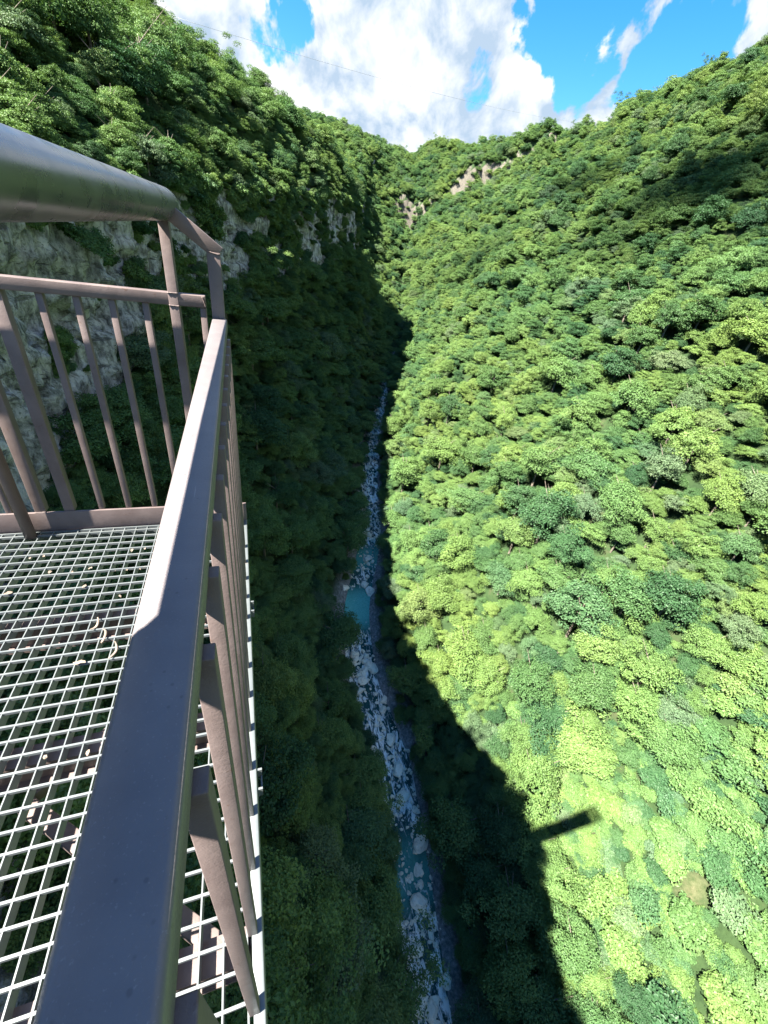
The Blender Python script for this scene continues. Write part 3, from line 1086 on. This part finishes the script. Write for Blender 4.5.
# ------------------------------------------------------------------ boulders in the river
def boulder_mesh(name, seed):
    bm = bmesh.new()
    bmesh.ops.create_icosphere(bm, subdivisions=4, radius=1.0)
    g = random.Random(seed)
    off = Vector((g.uniform(0, 50), g.uniform(0, 50), g.uniform(0, 50)))
    cuts = []
    for _ in range(9):
        v = Vector((g.gauss(0, 1), g.gauss(0, 1), g.gauss(0, 1))).normalized()
        cuts.append((v, g.uniform(0.42, 0.8)))
    for v in bm.verts:
        p = v.co.copy()
        for c, d in cuts:
            e = p.dot(c) - d
            if e > 0:
                p -= c * e * 0.95
        p *= 1 + 0.10 * mn.noise(p * 1.6 + off) + 0.09 * mn.noise(p * 4.5 + off)
        v.co = p
    me = bpy.data.meshes.new(name)
    bm.to_mesh(me)
    bm.free()
    me.materials.append(M_BOULDER)
    return me


BM_ = [boulder_mesh('boulder_%s' % 'abcdefg'[k], 300 + k) for k in range(7)]


def put_boulder(x, y, z, s, lab, grp, sq=(1, 1, 0.75)):
    o = bpy.data.objects.new('boulder', BM_[random.randrange(7)])
    COL.objects.link(o)
    o.location = (x, y, z)
    o.scale = (s * sq[0], s * sq[1], s * sq[2])
    o.rotation_euler = (random.uniform(-.3, .3), random.uniform(-.3, .3), random.uniform(0, 6.28))
    tag(o, lab, 'boulder', grp)


def at_px(x, y, z):
    v = Vector(CAMR @ np.array([x - 384, 512 - y, -404.57]))
    return v * (z / v.z)


def riv(px_, py_):
    z = -105.0
    for _ in range(8):
        p = at_px(px_, py_, z)
        z = float(np.interp(p.y, Y, rz))
    return p


BIG = [(372, 592, 3.4, 'largest pale boulder at the right lip of the turquoise pool'), (342, 588, 3.6, 'pale rock slab at the left lip of the turquoise pool'),
       (384, 700, 2.0, ''), (358, 692, 2.6, 'broad pale boulder heading the rapids below the pool'), (397, 770, 2.6, 'big pale boulder against the overhanging left bank tree'),
       (421, 845, 3.0, 'long pale split boulder in the dark middle reach'), (417, 950, 2.0, 'round grey boulder beside the white cascade'),
       (420, 985, 1.5, ''), (435, 1000, 1.4, ''), (432, 1012, 2.2, 'large pitted boulder near the lowest visible reach'), (395, 965, 1.3, ''), (446, 980, 2.2, ''),
       (366, 560, 2.2, 'pale boulder in the narrow channel above the pool'), (372, 540, 1.8, '')]
REACH = [(0, 'pale wet boulder in the lowest reach of the river', 'boulders of the lowest reach'), (24, 'pale boulder in the white middle rapids of the river', 'boulders of the middle rapids'),
         (50, 'pale boulder in the rapids just below the turquoise pool', 'boulders below the pool'), (96, 'pale boulder in the distant narrow river above the turquoise pool', 'boulders above the pool')]
for bx, by, bs, lab in BIG:
    p = riv(bx, by)
    rr_ = [r for r in REACH if p.y >= r[0] - 30][0]
    for r in REACH:
        if p.y >= r[0]:
            rr_ = r
    put_boulder(p.x, p.y, p.z + bs * 0.1, bs * 0.62, lab or rr_[1], None if lab else rr_[2], (1, 1.25, 0.7))
cnt = 0
for _ in range(900):
    y = random.uniform(-6, 190)
    if abs(y - POOLY) < 7 or (cnt >= 150):
        continue
    dens_ = 0.55 + 0.9 * mn.noise(Vector((y * 0.11, 3, 3)))
    if random.random() > dens_:
        continue
    off = random.gauss(0, 2.6) + 1.2 * mn.noise(Vector((y * 0.1, 8, 1)))
    if abs(off) > 5.8:
        continue
    s = min(1.7, random.lognormvariate(-0.5, 0.6))
    rr_ = REACH[0]
    for r in REACH:
        if y >= r[0]:
            rr_ = r
    put_boulder(float(np.interp(y, Y, rx)) + off, y, float(np.interp(y, Y, rz)) + s * 0.15, s, rr_[1], rr_[2], (1, random.uniform(0.9, 1.4), random.uniform(0.55, 0.8)))
    cnt += 1
# loose cobbles, too many to count
spts, ss = [], []
for _ in range(1300):
    y = random.uniform(-10, 220)
    off = random.gauss(0, 3.4)
    if abs(off) > 7.5 or (abs(y - POOLY) < 7 and abs(off) < 5):
        continue
    s = random.uniform(0.15, 0.55)
    spts.append((float(np.interp(y, Y, rx)) + off, y, float(np.interp(y, Y, rz)) + 0.05 + max(0, abs(off) - 5) * 0.35))
    ss.append((s, s * 1.2, s * 0.7))
src_b = [o for o in S.objects if o.name.startswith('boulder')][0]
scatter('cobbles', spts, np.zeros(len(spts), int), np.random.default_rng(3).uniform(0, 6.28, (len(spts), 3)), ss, {0: src_b}, 'pale cobbles strewn along the river bed')['category'] = 'cobbles'


# ------------------------------------------------------------------ platform and railing
def boxes_mesh(name, bl, bev=0.0):
    """list of (x0,x1,y0,y1,z0,z1)"""
    bm = bmesh.new()
    for (x0, x1, y0, y1, z0, z1) in bl:
        r = bmesh.ops.create_cube(bm, size=1.0)
        for v in r['verts']:
            v.co = Vector(((x0 + x1) / 2 + v.co.x * (x1 - x0), (y0 + y1) / 2 + v.co.y * (y1 - y0), (z0 + z1) / 2 + v.co.z * (z1 - z0)))
    if bev:
        bmesh.ops.bevel(bm, geom=bm.edges[:], offset=bev, segments=2, affect='EDGES', profile=0.5)
    me = bpy.data.meshes.new(name)
    bm.to_mesh(me)
    bm.free()
    if bev:
        for p in me.polygons:
            p.use_smooth = True
    return me


def bar_mesh(name, p0, p1, w, h, up=Vector((0, 0, 1)), bev=0.003):
    p0, p1 = Vector(p0), Vector(p1)
    d = (p1 - p0)
    ax = d.normalized()
    s = ax.cross(up).normalized()
    u = s.cross(ax)
    bm = bmesh.new()
    r = bmesh.ops.create_cube(bm, size=1.0)
    for v in r['verts']:
        v.co = (p0 + p1) / 2 + ax * v.co.y * d.length + s * v.co.x * w + u * v.co.z * h
    bmesh.ops.bevel(bm, geom=bm.edges[:], offset=bev, segments=2, affect='EDGES', profile=0.5)
    me = bpy.data.meshes.new(name)
    bm.to_mesh(me)
    bm.free()
    for p in me.polygons:
        p.use_smooth = True
    return me


def tube_mesh(name, pts, r, seg_=32, cap=True):
    bm = bmesh.new()
    rings = []
    for k, (p, rr) in enumerate(zip(pts, r)):
        p = Vector(p)
        a = Vector(pts[min(k + 1, len(pts) - 1)]) - Vector(pts[max(k - 1, 0)])
        a.normalize()
        s = a.cross(Vector((0, 0, 1)))
        if s.length < 0.1:
            s = Vector((1, 0, 0))
        s.normalize()
        u = s.cross(a)
        rings.append([bm.verts.new(p + (s * math.cos(t * 2 * math.pi / seg_) + u * math.sin(t * 2 * math.pi / seg_)) * rr) for t in range(seg_)])
    for a, b in zip(rings, rings[1:]):
        for q in range(seg_):
            bm.faces.new((a[q], a[(q + 1) % seg_], b[(q + 1) % seg_], b[q]))
    if cap:
        bm.faces.new(rings[0][::-1])
        bm.faces.new(rings[-1])
    bmesh.ops.recalc_face_normals(bm, faces=bm.faces[:])
    me = bpy.data.meshes.new(name)
    bm.to_mesh(me)
    bm.free()
    for p in me.polygons:
        p.use_smooth = len(p.vertices) == 4
    return me


FZ = -1.36                   # walking surface
YF = 1.985                   # far edge of the deck
YN = -0.32                   # near edge, behind the photographer
XW = -19.0                   # where the deck meets the rock

deck = empty('viewing_platform', (-7.5, 0.6, FZ - 0.3))
tag(deck, 'steel platform with an open galvanised grating floor jutting out over the canyon', 'platform')


def part(name, me, mat, parent):
    o = link(name, me, mat)
    o.parent = parent
    o.matrix_parent_inverse = Matrix.Translation(-Vector(parent.location))
    return o


# grating: deep bars run along Y, thin rods along X
GX0, GX1 = -2.4, -0.064
bl = []
x = GX1
while x > GX0:
    bl.append((x - 0.0035, x, YN, YF - 0.012, FZ - 0.040, FZ))
    x -= 0.051
y = YF - 0.035
k = 0
while y > YN:
    bl.append((GX0, GX1 + 0.012 * 0, y - 0.0030, y + 0.0030, FZ - 0.0085, FZ + 0.0025))
    y -= 0.0505
bl.append((GX0, GX1, YF - 0.012, YF - 0.007, FZ - 0.045, FZ + 0.004))
part('grating', boxes_mesh('grating', bl), M_GALV, deck)
part('edge_beam', boxes_mesh('edge_beam', [(-0.056, -0.031, YN, YF + 0.03, FZ - 0.12, FZ - 0.004)], 0.003), M_GALV, deck)
for yj in (0.28, 0.86, 1.42):
    part('joist', boxes_mesh('joist', [(XW, -0.062, yj - 0.032, yj + 0.032, FZ - 0.055, FZ - 0.043), (XW, -0.062, yj - 0.005, yj + 0.005, FZ - 0.17, FZ - 0.055),
                                       (XW, -0.062, yj - 0.032, yj + 0.032, FZ - 0.182, FZ - 0.170)]), M_PAINT, deck)
for (p0, p1) in (((-0.10, 0.30, FZ - 0.30), (-0.75, 0.84, FZ - 0.30)), ((-0.75, 0.88, FZ - 0.30), (-0.10, 1.40, FZ - 0.30)), ((-0.85, 0.30, FZ - 0.30), (-1.5, 0.84, FZ - 0.30)), ((-0.20, 0.24, FZ - 0.32), (-0.20, -0.4, FZ - 0.32))):
    part('cross_brace', bar_mesh('cross_brace', p0, p1, 0.05, 0.05), M_PAINT, deck)
part('shadow_plate_floor', boxes_mesh('shadow_plate_floor', [(XW, GX0 - 0.004, YN, YF - 0.012, FZ - 0.04, FZ)], 0.002), M_GALV, deck)  # solid plate added past the grating, out of view, to fill the platform shadow
for yj in (-0.2, 1.8):
    part('main_girder', boxes_mesh('main_girder', [(XW, -1.6, yj - 0.09, yj + 0.09, FZ - 0.62, FZ - 0.60), (XW, -1.6, yj - 0.008, yj + 0.008, FZ - 0.60, FZ - 0.20), (XW, -1.6, yj - 0.09, yj + 0.09, FZ - 0.20, FZ - 0.185)]), M_PAINT, deck)
for ye in (0.62, 1.33):
    c = part('clip', boxes_mesh('clip', [(-0.030, -0.016, ye - 0.03, ye - 0.024, FZ - 0.05, FZ - 0.01), (-0.030, -0.016, ye + 0.024, ye + 0.03, FZ - 0.05, FZ - 0.01), (-0.021, -0.016, ye - 0.024, ye + 0.024, FZ - 0.05, FZ - 0.044)]), M_GALV, deck)

rail = empty('steel_railing', (-0.08, YF, FZ))
tag(rail, 'brown painted steel railing with flat handrail, square pickets and a thick dark tube', 'railing')
HZ = -0.317
part('handrail', boxes_mesh('handrail', [(-0.111, -0.054, YN, 1.93, HZ - 0.040, HZ)], 0.006), M_RAIL, rail)
# side pickets under the handrail
yp = 0.182
ypk = [yp + 0.121 * k for k in range(-7, 14)]
for y in ypk:
    if y < YN + 0.02 or y > 1.86:
        continue
    part('picket', boxes_mesh('picket', [(-0.064, -0.043, y - 0.021, y, FZ - 0.003, HZ - 0.041)], 0.0015), M_PAINT, rail)
# far end: top rail, toe plate, pickets, posts
part('end_rail', boxes_mesh('end_rail', [(-14.5, -0.134, YF, YF + 0.045, -0.292, -0.247)], 0.003), M_PAINT, rail)
part('toe_plate', boxes_mesh('toe_plate', [(-14.5, -0.030, YF + 0.004, YF + 0.016, FZ - 0.06, FZ + 0.105)], 0.002), M_PAINT, rail)
xs = [-0.724 + 0.1175 * k for k in range(0, 4)]
for x in xs:
    part('picket', boxes_mesh('picket', [(x, x + 0.024, YF + 0.014, YF + 0.040, FZ + 0.106, -0.293)], 0.0015), M_PAINT, rail)
part('corner_picket', boxes_mesh('corner_picket', [(-0.158, -0.134, YF + 0.008, YF + 0.036, FZ + 0.106, -0.293)], 0.0015), M_PAINT, rail)
part('post', boxes_mesh('post', [(-0.868, -0.824, YF - 0.012 + 0.02, YF + 0.05, FZ + 0.106, -0.293)], 0.002), M_PAINT, rail)
part('post', boxes_mesh('post', [(-0.985, -0.941, YF - 0.012 + 0.02, YF + 0.05, FZ + 0.106, -0.293)], 0.002), M_PAINT, rail)
x = -1.10
n_ = 0
while x > -14.4:
    if abs(x + 1.03) > 0.04:
        part('picket', boxes_mesh('picket', [(x, x + 0.024, YF + 0.014, YF + 0.040, FZ + 0.106, -0.293)], 0.0015), M_PAINT, rail)
    x -= 0.1175
    n_ += 1
    if n_ > 38:
        break
part('tube_post', boxes_mesh('tube_post', [(-0.270, -0.234, YF - 0.003, YF + 0.052, FZ + 0.106, -0.008)], 0.002), M_PAINT, rail)
part('corner_post', boxes_mesh('corner_post', [(-0.110, -0.061, 1.932, 1.972, FZ - 0.003, -0.088)], 0.002), M_PAINT, rail)
part('brace', bar_mesh('brace', (-0.228, 1.952, 0.022), (-0.064, 1.952, -0.092), 0.036, 0.050, Vector((0, 0, 1)), 0.002), M_PAINT, rail)
tp = [(-0.270, -0.0, 0.010), (-0.266, 0.745, 0.020), (-0.250, 2.03, 0.042), (-0.2496, 2.08, 0.0426), (-0.2494, 2.097, 0.043), (-0.2493, 2.107, 0.043)]
p_back = (-0.272, -0.32, 0.005)
tube = part('tube', tube_mesh('tube', [p_back] + tp, [0.0490, 0.0490, 0.0490, 0.0515, 0.049, 0.039, 0.020], 40), M_TUBE, rail)
part('support_pipe', tube_mesh('support_pipe', [(-1.015, 1.945, FZ + 0.0), (-1.015, 1.945, -0.30), (-1.015, 1.88, 0.0)], [0.024, 0.024, 0.024], 20), M_PAINT, rail)
part('tube', tube_mesh('tube', [(-14.5, 1.87, 0.028), (-0.27, 1.87, 0.028)], [0.034, 0.034], 24), M_TUBE, rail)
# weld beads at the joints
for (wx0, wy0, wz0, wx1, wy1, wz1) in ((-0.271, YF - 0.004, -0.247, -0.233, YF - 0.004, -0.246), (-0.271, YF - 0.004, -0.292, -0.233, YF - 0.004, -0.293), (-0.108, 1.931, HZ + 0.001, -0.062, 1.931, HZ + 0.001), (-0.108, 1.931, -0.086, -0.064, 1.931, -0.094), (-0.145, YF - 0.001, -0.25, -0.134, YF - 0.001, -0.291), (-0.868, YF + 0.006, FZ + 0.107, -0.824, YF + 0.006, FZ + 0.107), (-0.985, YF + 0.006, FZ + 0.107, -0.941, YF + 0.006, FZ + 0.107)):
    pa_, pb_ = Vector((wx0, wy0, wz0)), Vector((wx1, wy1, wz1))
    part('weld_bead', tube_mesh('weld_bead', [pa_.lerp(pb_, f / 8) for f in range(9)], [0.0021 * random.uniform(0.7, 1.35) for _ in range(9)], 7), M_PAINT, rail)
# flat plate by the tube, out of view, added to shade the near handrail
bm = bmesh.new()
pl = [(-0.27, -0.30), (-0.27, 0.30), (-0.30, 0.285), (-0.335, 0.235), (-0.375, 0.20), (-0.375, -0.30)]
lo = [bm.verts.new((a, b, 0.010)) for a, b in pl]
hi = [bm.verts.new((a, b, 0.018)) for a, b in pl]
bm.faces.new(lo)
bm.faces.new(hi[::-1])
for q in range(len(pl)):
    bm.faces.new((lo[q], hi[q], hi[(q + 1) % len(pl)], lo[(q + 1) % len(pl)]))
bmesh.ops.recalc_face_normals(bm, faces=bm.faces[:])
me = bpy.data.meshes.new('shade_plate')
bm.to_mesh(me)
bm.free()
part('shade_plate', me, M_PAINT, rail)

# ------------------------------------------------------------------ litter on the grating
M_DRY, _t, _b = principled('dry_leaf', (0.5, 0.42, 0.34), 0.8, spec=0.2)
_n = noise_node(_t, 60, 4, 0.6, objco(_t))
_t.links.new(ramp(_t, _n.outputs['Fac'], [(0.3, (0.12, 0.095, 0.075)), (0.7, (0.24, 0.20, 0.165))]).outputs[0], _b.inputs['Base Color'])


def strip(name, L, w, curl, seed):
    g = random.Random(seed)
    bm = bmesh.new()
    n = 9
    top, bot = [], []
    for k in range(n):
        f = k / (n - 1)
        a = curl * (f - 0.5)
        c = Vector((math.sin(a) * L / max(0.3, abs(curl)), (1 - math.cos(a)) * L / max(0.3, abs(curl)), 0.006 * math.sin(f * 5 + seed)))
        ww = w * (0.35 + 0.65 * math.sin(math.pi * (0.12 + 0.76 * f)))
        nn_ = Vector((-math.sin(a), math.cos(a), 0.25))
        top.append((bm.verts.new(c + nn_ * ww), bm.verts.new(c - nn_ * ww)))
        bot.append((bm.verts.new(c + nn_ * ww - Vector((0, 0, .0012))), bm.verts.new(c - nn_ * ww - Vector((0, 0, .0012)))))
    for k in range(n - 1):
        bm.faces.new((top[k][0], top[k][1], top[k + 1][1], top[k + 1][0]))
        bm.faces.new((bot[k][0], bot[k + 1][0], bot[k + 1][1], bot[k][1]))
        bm.faces.new((top[k][0], top[k + 1][0], bot[k + 1][0], bot[k][0]))
        bm.faces.new((top[k][1], bot[k][1], bot[k + 1][1], top[k + 1][1]))
    me = bpy.data.meshes.new(name)
    bm.to_mesh(me)
    bm.free()
    for p in me.polygons:
        p.use_smooth = True
    me.materials.append(M_DRY)
    return me


def chip(name, L, seed):
    g = random.Random(seed)
    bm = bmesh.new()
    n = g.randint(6, 9)
    ring = []
    for k in range(n):
        a = 2 * math.pi * k / n
        r = L * 0.5 * g.uniform(0.45, 1.0)
        ring.append(Vector((math.cos(a) * r, math.sin(a) * r * 0.6, g.uniform(-0.002, 0.003))))
    tv = [bm.verts.new(p) for p in ring]
    bv = [bm.verts.new(p - Vector((0, 0, 0.0012))) for p in ring]
    ct, cb_ = bm.verts.new((0, 0, 0.002)), bm.verts.new((0, 0, 0.0008))
    for k in range(n):
        q = (k + 1) % n
        bm.faces.new((ct, tv[k], tv[q]))
        bm.faces.new((cb_, bv[q], bv[k]))
        bm.faces.new((tv[k], bv[k], bv[q], tv[q]))
    me = bpy.data.meshes.new(name)
    bm.to_mesh(me)
    bm.free()
    me.materials.append(M_DRY)
    return me


def litter(name, px_, py_, L, w, curl, ang, lab, cat, grp=None, dz=0.010):
    p = at_px(px_, py_, FZ + dz)
    o = link(name, strip(name, L, w, curl, px_) if abs(curl) > 1 else chip(name, L, px_ * 7 + py_))
    o.location = p
    o.rotation_euler = (random.uniform(-.2, .2), random.uniform(-.15, .15), ang)
    tag(o, lab, cat, grp)


litter('dry_leaf', 97, 624, 0.065, 0.0042, 1.2, 1.4, 'upper of the three curled dry strips beside the handrail', 'dry leaf', 'curled dry strips')
litter('dry_leaf', 106, 634, 0.075, 0.0042, 1.5, 1.7, 'middle of the three curled dry strips beside the handrail', 'dry leaf', 'curled dry strips')
litter('dry_leaf', 116, 650, 0.080, 0.004, -1.3, 1.5, 'lowest of the three curled dry strips beside the handrail', 'dry leaf', 'curled dry strips')
litter('dry_leaf', 80, 662, 0.045, 0.010, 0.8, 0.2, 'broad pale crumpled leaf on the grating', 'dry leaf')
litter('dry_leaf', 84, 586, 0.026, 0.009, 0.5, 0.9, 'small whitish leaf alone in mid grating', 'dry leaf')
litter('dry_leaf', 8, 593, 0.030, 0.009, 0.6, 0.4, 'small whitish leaf on the grating by the photo edge', 'dry leaf')
for k, (a, b) in enumerate(((90, 568), (50, 572), (132, 550), (145, 548), (115, 570), (127, 570), (140, 569), (44, 556), (30, 558), (72, 572), (120, 596), (88, 752), (45, 757))):
    litter('dry_leaf', a, b, random.uniform(0.014, 0.026), random.uniform(0.004, 0.008), 0.5, random.uniform(0, 3), 'tiny dry leaf fragment caught on the bars of the grating', 'dry leaf', 'leaf fragments on the grating', random.choice((0.008, -0.004)))

# ------------------------------------------------------------------ cable across the canyon
ca, cb = at_px(178, 18, 1), at_px(575, 122, 1)
pa = ca.normalized() * 215
pb = cb.normalized() * 520
M_CABLE, _, _ = principled('cable_steel', (0.3, 0.32, 0.35), 0.5, 0.2)
cp_ = []
for k in range(41):
    f = k / 40
    c = pa.lerp(pb, f)
    c.z -= 3.0 * 4 * f * (1 - f)
    cp_.append(c)
cable = link('cable', tube_mesh('cable', cp_, [0.05] * 41, 6), M_CABLE)
tag(cable, 'thin dark cable strung across the sky between the hills', 'cable')

# ------------------------------------------------------------------ unseen clouds placed toward the sun to shade the upper right slope
M_CLOUD = bpy.data.materials.new('thin_cloud')
M_CLOUD.use_nodes = True
t = M_CLOUD.node_tree
t.nodes.clear()
d_ = N(t, 'ShaderNodeBsdfDiffuse')
d_.inputs['Color'].default_value = (0.9, 0.9, 0.9, 1)
tr_ = N(t, 'ShaderNodeBsdfTransparent')
ms = N(t, 'ShaderNodeMixShader')
ms.inputs[0].default_value = 0.10
t.links.new(tr_.outputs[0], ms.inputs[1])
t.links.new(d_.outputs[0], ms.inputs[2])
o_ = N(t, 'ShaderNodeOutputMaterial')
t.links.new(ms.outputs[0], o_.inputs['Surface'])


def cloud(a, b, wid, n, seed, lab, up=2600.0):
    g = random.Random(seed)
    base = Vector(a).lerp(Vector(b), 0.5) - LDIR * up
    bm = bmesh.new()
    for k in range(n):
        c = Vector(a).lerp(Vector(b), g.random()) - LDIR * up - base
        c += Vector((g.gauss(0, wid * 0.35), g.gauss(0, wid * 0.35), g.uniform(-6, 10)))
        r = wid * g.uniform(0.22, 0.5)
        q = bmesh.ops.create_icosphere(bm, subdivisions=3, radius=r)
        for v in q['verts']:
            d = v.co.normalized()
            v.co = Vector((v.co.x * 1.3, v.co.y * 1.3, v.co.z * 0.6)) * (1 + 0.25 * mn.noise(d * 2.5 + Vector((k, seed, 0)))) + c
    me_ = bpy.data.meshes.new('cloud')
    bm.to_mesh(me_)
    bm.free()
    for p in me_.polygons:
        p.use_smooth = True
    o = link('cloud', me_, M_CLOUD)
    o.location = base
    tag(o, lab, 'cloud')


cloud((154, 352, -18), (232, 266, 54), 26, 34, 5, 'long thin white cloud out of view, shading the far right slope')
cloud((205, 205, 32), (196, 120, 24), 62, 15, 8, 'broad thin white cloud out of view, shading the upper right slope')
